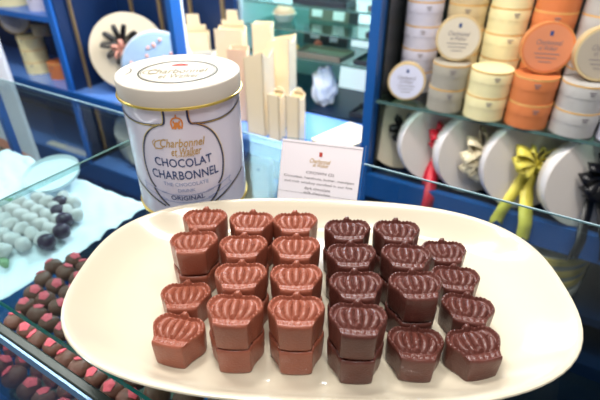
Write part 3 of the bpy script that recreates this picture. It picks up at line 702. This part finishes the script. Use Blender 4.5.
bm = NB(); lathe(bm, [(0, 0), (.100, 0), (.102, .003), (.102, .024), (.098, .030), (.06, .036), (0, .038)], 48); bmesh.ops.rotate(bm, verts=bm.verts, cent=(0, 0, 0), matrix=Matrix.Rotation(PI/2, 3, 'X')); bmesh.ops.translate(bm, verts=bm.verts, vec=(0, 0.01, .1025)); obj('dome_lid', bm, 'dome', dm, smooth=True)
bm = NB(); lathe(bm, [(.1025, .001), (.105, .001), (.105, .010), (.1025, .010)], 48); bmesh.ops.rotate(bm, verts=bm.verts, cent=(0, 0, 0), matrix=Matrix.Rotation(PI/2, 3, 'X')); bmesh.ops.translate(bm, verts=bm.verts, vec=(0, 0.01, .1025)); obj('rim', bm, 'drumrim', dm, smooth=True)
bm = NB()
for k in range(22):
    a, q = random.uniform(0, 6.28), .085*math.sqrt(random.random()); x, z = q*math.cos(a), .1025+q*math.sin(a)
    m = Matrix.Translation((x, -.0262+.0001*q, z)) ; bmesh.ops.create_icosphere(bm, subdivisions=1, radius=.005, matrix=m)
obj('pink_speckles', bm, 'pinkdome', dm)['kind'] = 'stuff'
# white bag and label on the lower shelf
wb = thing('tissue_bag', 'crumpled ivory bag on the lower blue shelf left of the tin', 'bag', (-1.16, .93, -.5297), (0, 0, .2))
bm = NB(); bmesh.ops.create_icosphere(bm, subdivisions=4, radius=1)
for v in bm.verts:
    n = v.co.copy(); q = 1+.08*math.sin(n.x*9+n.z*5)+.06*math.sin(n.y*11-n.z*8)+.04*math.sin(n.x*17)
    v.co = Vector((n.x*.115*q, n.y*.055*q, max(0, .105+n.z*.11*q)))
obj('bag_body', bm, 'ivory', wb, smooth=True)
bm = NB(); lathe(bm, [(.010, .205), (.014, .215), (.026, .238), (.024, .240), (.010, .216), (0, .212)], 20); obj('gathered_neck', bm, 'ivory', wb, smooth=True)
lb = thing('shelf_label', 'long white label strip lying on the lower blue shelf', 'label', (-1.53, .875, -.5297), (0, 0, R_(2)))
bm = NB(); box(bm, -.12, .10, -.012, .014, 0, .004); obj('label_strip', bm, 'ivory', lb); bm = NB(); box(bm, -.02, .095, -.010, .012, .0042, .006); obj('lilac_patch', bm, 'blav', lb)
# white display column at the far left
dc = thing('display_stand', 'tall white display stand with orange print at the left edge', 'stand', (-1.215, .535, -1), (0, 0, R_(50)))
bm = NB(); box(bm, -.06, .06, -.015, .015, .02, 1.12); obj('column', bm, 'white', dc, bev=.003)
bm = NB(); box(bm, -.07, .07, -.07, .07, 0, .0195); obj('foot', bm, 'white', dc)
bm = NB(); v = [(-.058, .58), (-.058, .755), (-.03, .75), (.0, .73), (.03, .69), (.05, .67), (.03, .63), (.0, .60), (-.03, .575)]; prism(bm, v, -.0158, -.0152); obj('orange_print', bm, 'salmon', dc)

# ---------------------------------------------------------------- vitrine contents
def board(x, y, z, w, h, rot, mk, lab, cards=(), tilt=8):
    root = thing('display_board', lab, 'board', (x, y, z+.0016), (R_(-tilt), 0, R_(rot)), 'display boards in the vitrine')
    bm = NB(); box(bm, -w/2, w/2, 0, .006, 0, h); obj('board_panel', bm, mk, root)
    for cx, cz, cw, ch in cards:
        bm = NB(); box(bm, cx-cw/2, cx+cw/2, -.002, -.0002, cz, cz+ch); obj('white_card', bm, 'card', root)
def vtray(x, y, z, w, d, mk, lab, n=0, cm_='truffle', rot=0):
    root = thing('sweet_tray', lab, 'tray', (x, y, z+.0003), (0, 0, R_(rot)), 'trays in the vitrine')
    bm = NB(); box(bm, -w/2, w/2, -d/2, d/2, 0, .004)
    for a, b, c, e in ((-w/2, w/2, -d/2, -d/2+.003), (-w/2, w/2, d/2-.003, d/2), (-w/2, -w/2+.003, -d/2, d/2), (w/2-.003, w/2, -d/2, d/2)): box(bm, a, b, c, e, .004, .014)
    obj('tray_base', bm, mk, root)
v1, v2, v3, v4 = VS
board(-.655, 1.25, v2, .13, .052, 0, 'taupe', 'taupe board with two white cards on the middle glass shelf', [(-.038, .010, .034, .026), (.034, .006, .036, .028)])
board(-.575, 1.25, v2, .028, .054, 0, 'tray', 'narrow charcoal board right of the taupe board')
board(-.670, 1.26, v1, .15, .058, 0, 'tray', 'charcoal board with two white cards on the lower glass shelf', [(-.035, .018, .032, .026), (.030, .014, .026, .026)])
board(-.545, 1.28, v2, .070, .055, 0, 'lit', 'pale panel imitating a bright reflection on the middle glass shelf near the blue post')
board(-.560, 1.30, v1, .080, .055, 0, 'lit', 'pale panel imitating a bright reflection on the lower glass shelf near the blue post')
board(-.820, 1.26, v3, .110, .060, 0, 'lit', 'pale panel imitating a bright reflection on the upper glass shelf at the left')
board(-.550, 1.31, v3, .090, .060, 0, 'lit', 'pale panel imitating a bright reflection on the upper glass shelf near the blue post')
board(-.585, 1.33, SH, .130, .100, 0, 'lit', 'pale panel imitating a bright reflection at the bottom of the niche')
board(-.660, 1.34, v3, .11, .060, 0, 'taupe', 'taupe board on the upper glass shelf')
vtray(-.620, 1.165, v1, .15, .09, 'taupe', 'taupe tray on the lower glass shelf'); vtray(-.450, 1.20, v1, .12, .15, 'tray', 'charcoal tray on the lower glass shelf near the post')
vtray(-.430, 1.17, v2, .10, .09, 'tray', 'charcoal tray on the middle glass shelf'); vtray(-.62, 1.155, v3, .16, .06, 'tray', 'charcoal tray on the top glass shelf'); vtray(-.43, 1.155, v3, .10, .06, 'taupe', 'taupe tray on the top glass shelf')
vtray(-.45, 1.16, SH, .12, .08, 'tray', 'charcoal tray at the bottom of the niche')
# salmon dome, little coloured sweets, white crumpled bag
sd = thing('sweet_bowl', 'round white bowl heaped with salmon sweets on the middle glass shelf', 'bowl', (-.775, 1.20, v2+.0003))
bm = NB(); lathe(bm, [(0, 0), (.022, 0), (.036, .022), (.034, .022), (.021, .003), (0, .003)], 32); obj('bowl', bm, 'white', sd, smooth=True)
bm = NB(); lathe(bm, [(.033, .021), (.030, .032), (.018, .042), (0, .046)], 32); obj('sweet_heap', bm, 'pinkdome', sd, smooth=True)
for i, (x, mk, nm) in enumerate(((-.79, 'rred', 'red'), (-.75, 'blue', 'blue'), (-.712, 'ogold', 'amber'))):
    o = obj('candy_packet', noisy_ball(.016, i+30, amp=.15), mk, smooth=True); o.location = (x, 1.150, v1+.0140); tag(o, f'{nm} candy packet on the lower glass shelf behind the cartons', 'packet')
o = obj('candy_packet', noisy_ball(.012, 40, amp=.15), 'redink', smooth=True); o.location = (-.680, 1.235, v1+.0110); tag(o, 'small scarlet packet before the charcoal board on the lower glass shelf', 'packet')
wbg = thing('tissue_bag', 'crumpled white bag standing in the niche right of the cartons', 'bag', (-.615, 1.165, SH+.0003), (0, 0, .3))
bm = NB(); bmesh.ops.create_icosphere(bm, subdivisions=4, radius=1)
for v in bm.verts:
    n = v.co.copy(); q = 1+.10*math.sin(n.x*9+n.z*6)+.08*math.sin(n.y*11-n.z*9)
    v.co = Vector((n.x*.040*q, n.y*.030*q, max(0, .065+n.z*.070*q)))
obj('bag_body', bm, 'tissue', wbg, smooth=True)
bm = NB(); lathe(bm, [(0, .115), (.007, .118), (.014, .132), (.012, .133), (0, .120)], 16); obj('gathered_neck', bm, 'tissue', wbg, smooth=True); wbg.scale = (.9, .9, .85)

# ---------------------------------------------------------------- light
W = bpy.data.worlds.new('world'); S.world = W; W.use_nodes = True
bg = W.node_tree.nodes['Background']; bg.inputs[0].default_value = (.93, .96, 1, 1); bg.inputs[1].default_value = .15
def area(name, loc, target, sx, sy, power, col=(1, 1, 1)):
    l = bpy.data.lights.new(name, 'AREA'); l.shape = 'RECTANGLE'; l.size = sx; l.size_y = sy; l.energy = power; l.color = col
    o = bpy.data.objects.new(name, l); COL.objects.link(o); o.location = loc; o.rotation_euler = (Vector(target)-Vector(loc)).to_track_quat('-Z', 'Y').to_euler(); return o
area('ceiling_lamp', (-.45, .35, 1.3), (-.15, .2, 0), .5, .08, 12, (1, .95, .88))
area('ceiling_lamp', (.22, -.05, 1.3), (-.05, .25, 0), .08, .5, 11, (1, .95, .88))
area('ceiling_lamp', (-.5, -.7, 1.5), (-.2, .9, -.1), 1.4, .25, 9, (1, .96, .92))
area('cabinet_fill', (-.05, .42, 1.0), (.0, .98, -.15), 1.0, .12, 8.5, (1, .96, .92))  # added light without a fixture, brightens the right cabinet
area('cabinet_fill', (-1.1, .42, 1.0), (-1.1, .98, -.15), 1.0, .12, 12, (1, .97, .94))  # second added light, brightens the left shelving
area('window_light', (-2.6, .0, .9), (-.5, .6, -.1), 1.6, 1.4, 9, (.92, .96, 1))
area('counter_fill', (-.60, .105, -.012), (-.55, .2, -.15), 1.0, .012, .8, (.92, .97, 1))  # unseen light added to brighten the tissue and truffles under the glass
area('niche_fill', (-.6, 1.16, .70), (-.6, 1.3, -.1), .45, .06, 30, (.94, .98, 1))  # added light to lift the brightness of the niche
S.view_settings.view_transform = 'Standard'; S.view_settings.look = 'None'; S.view_settings.gamma = 1; S.view_settings.exposure = -.15
S.view_settings.use_curve_mapping = False
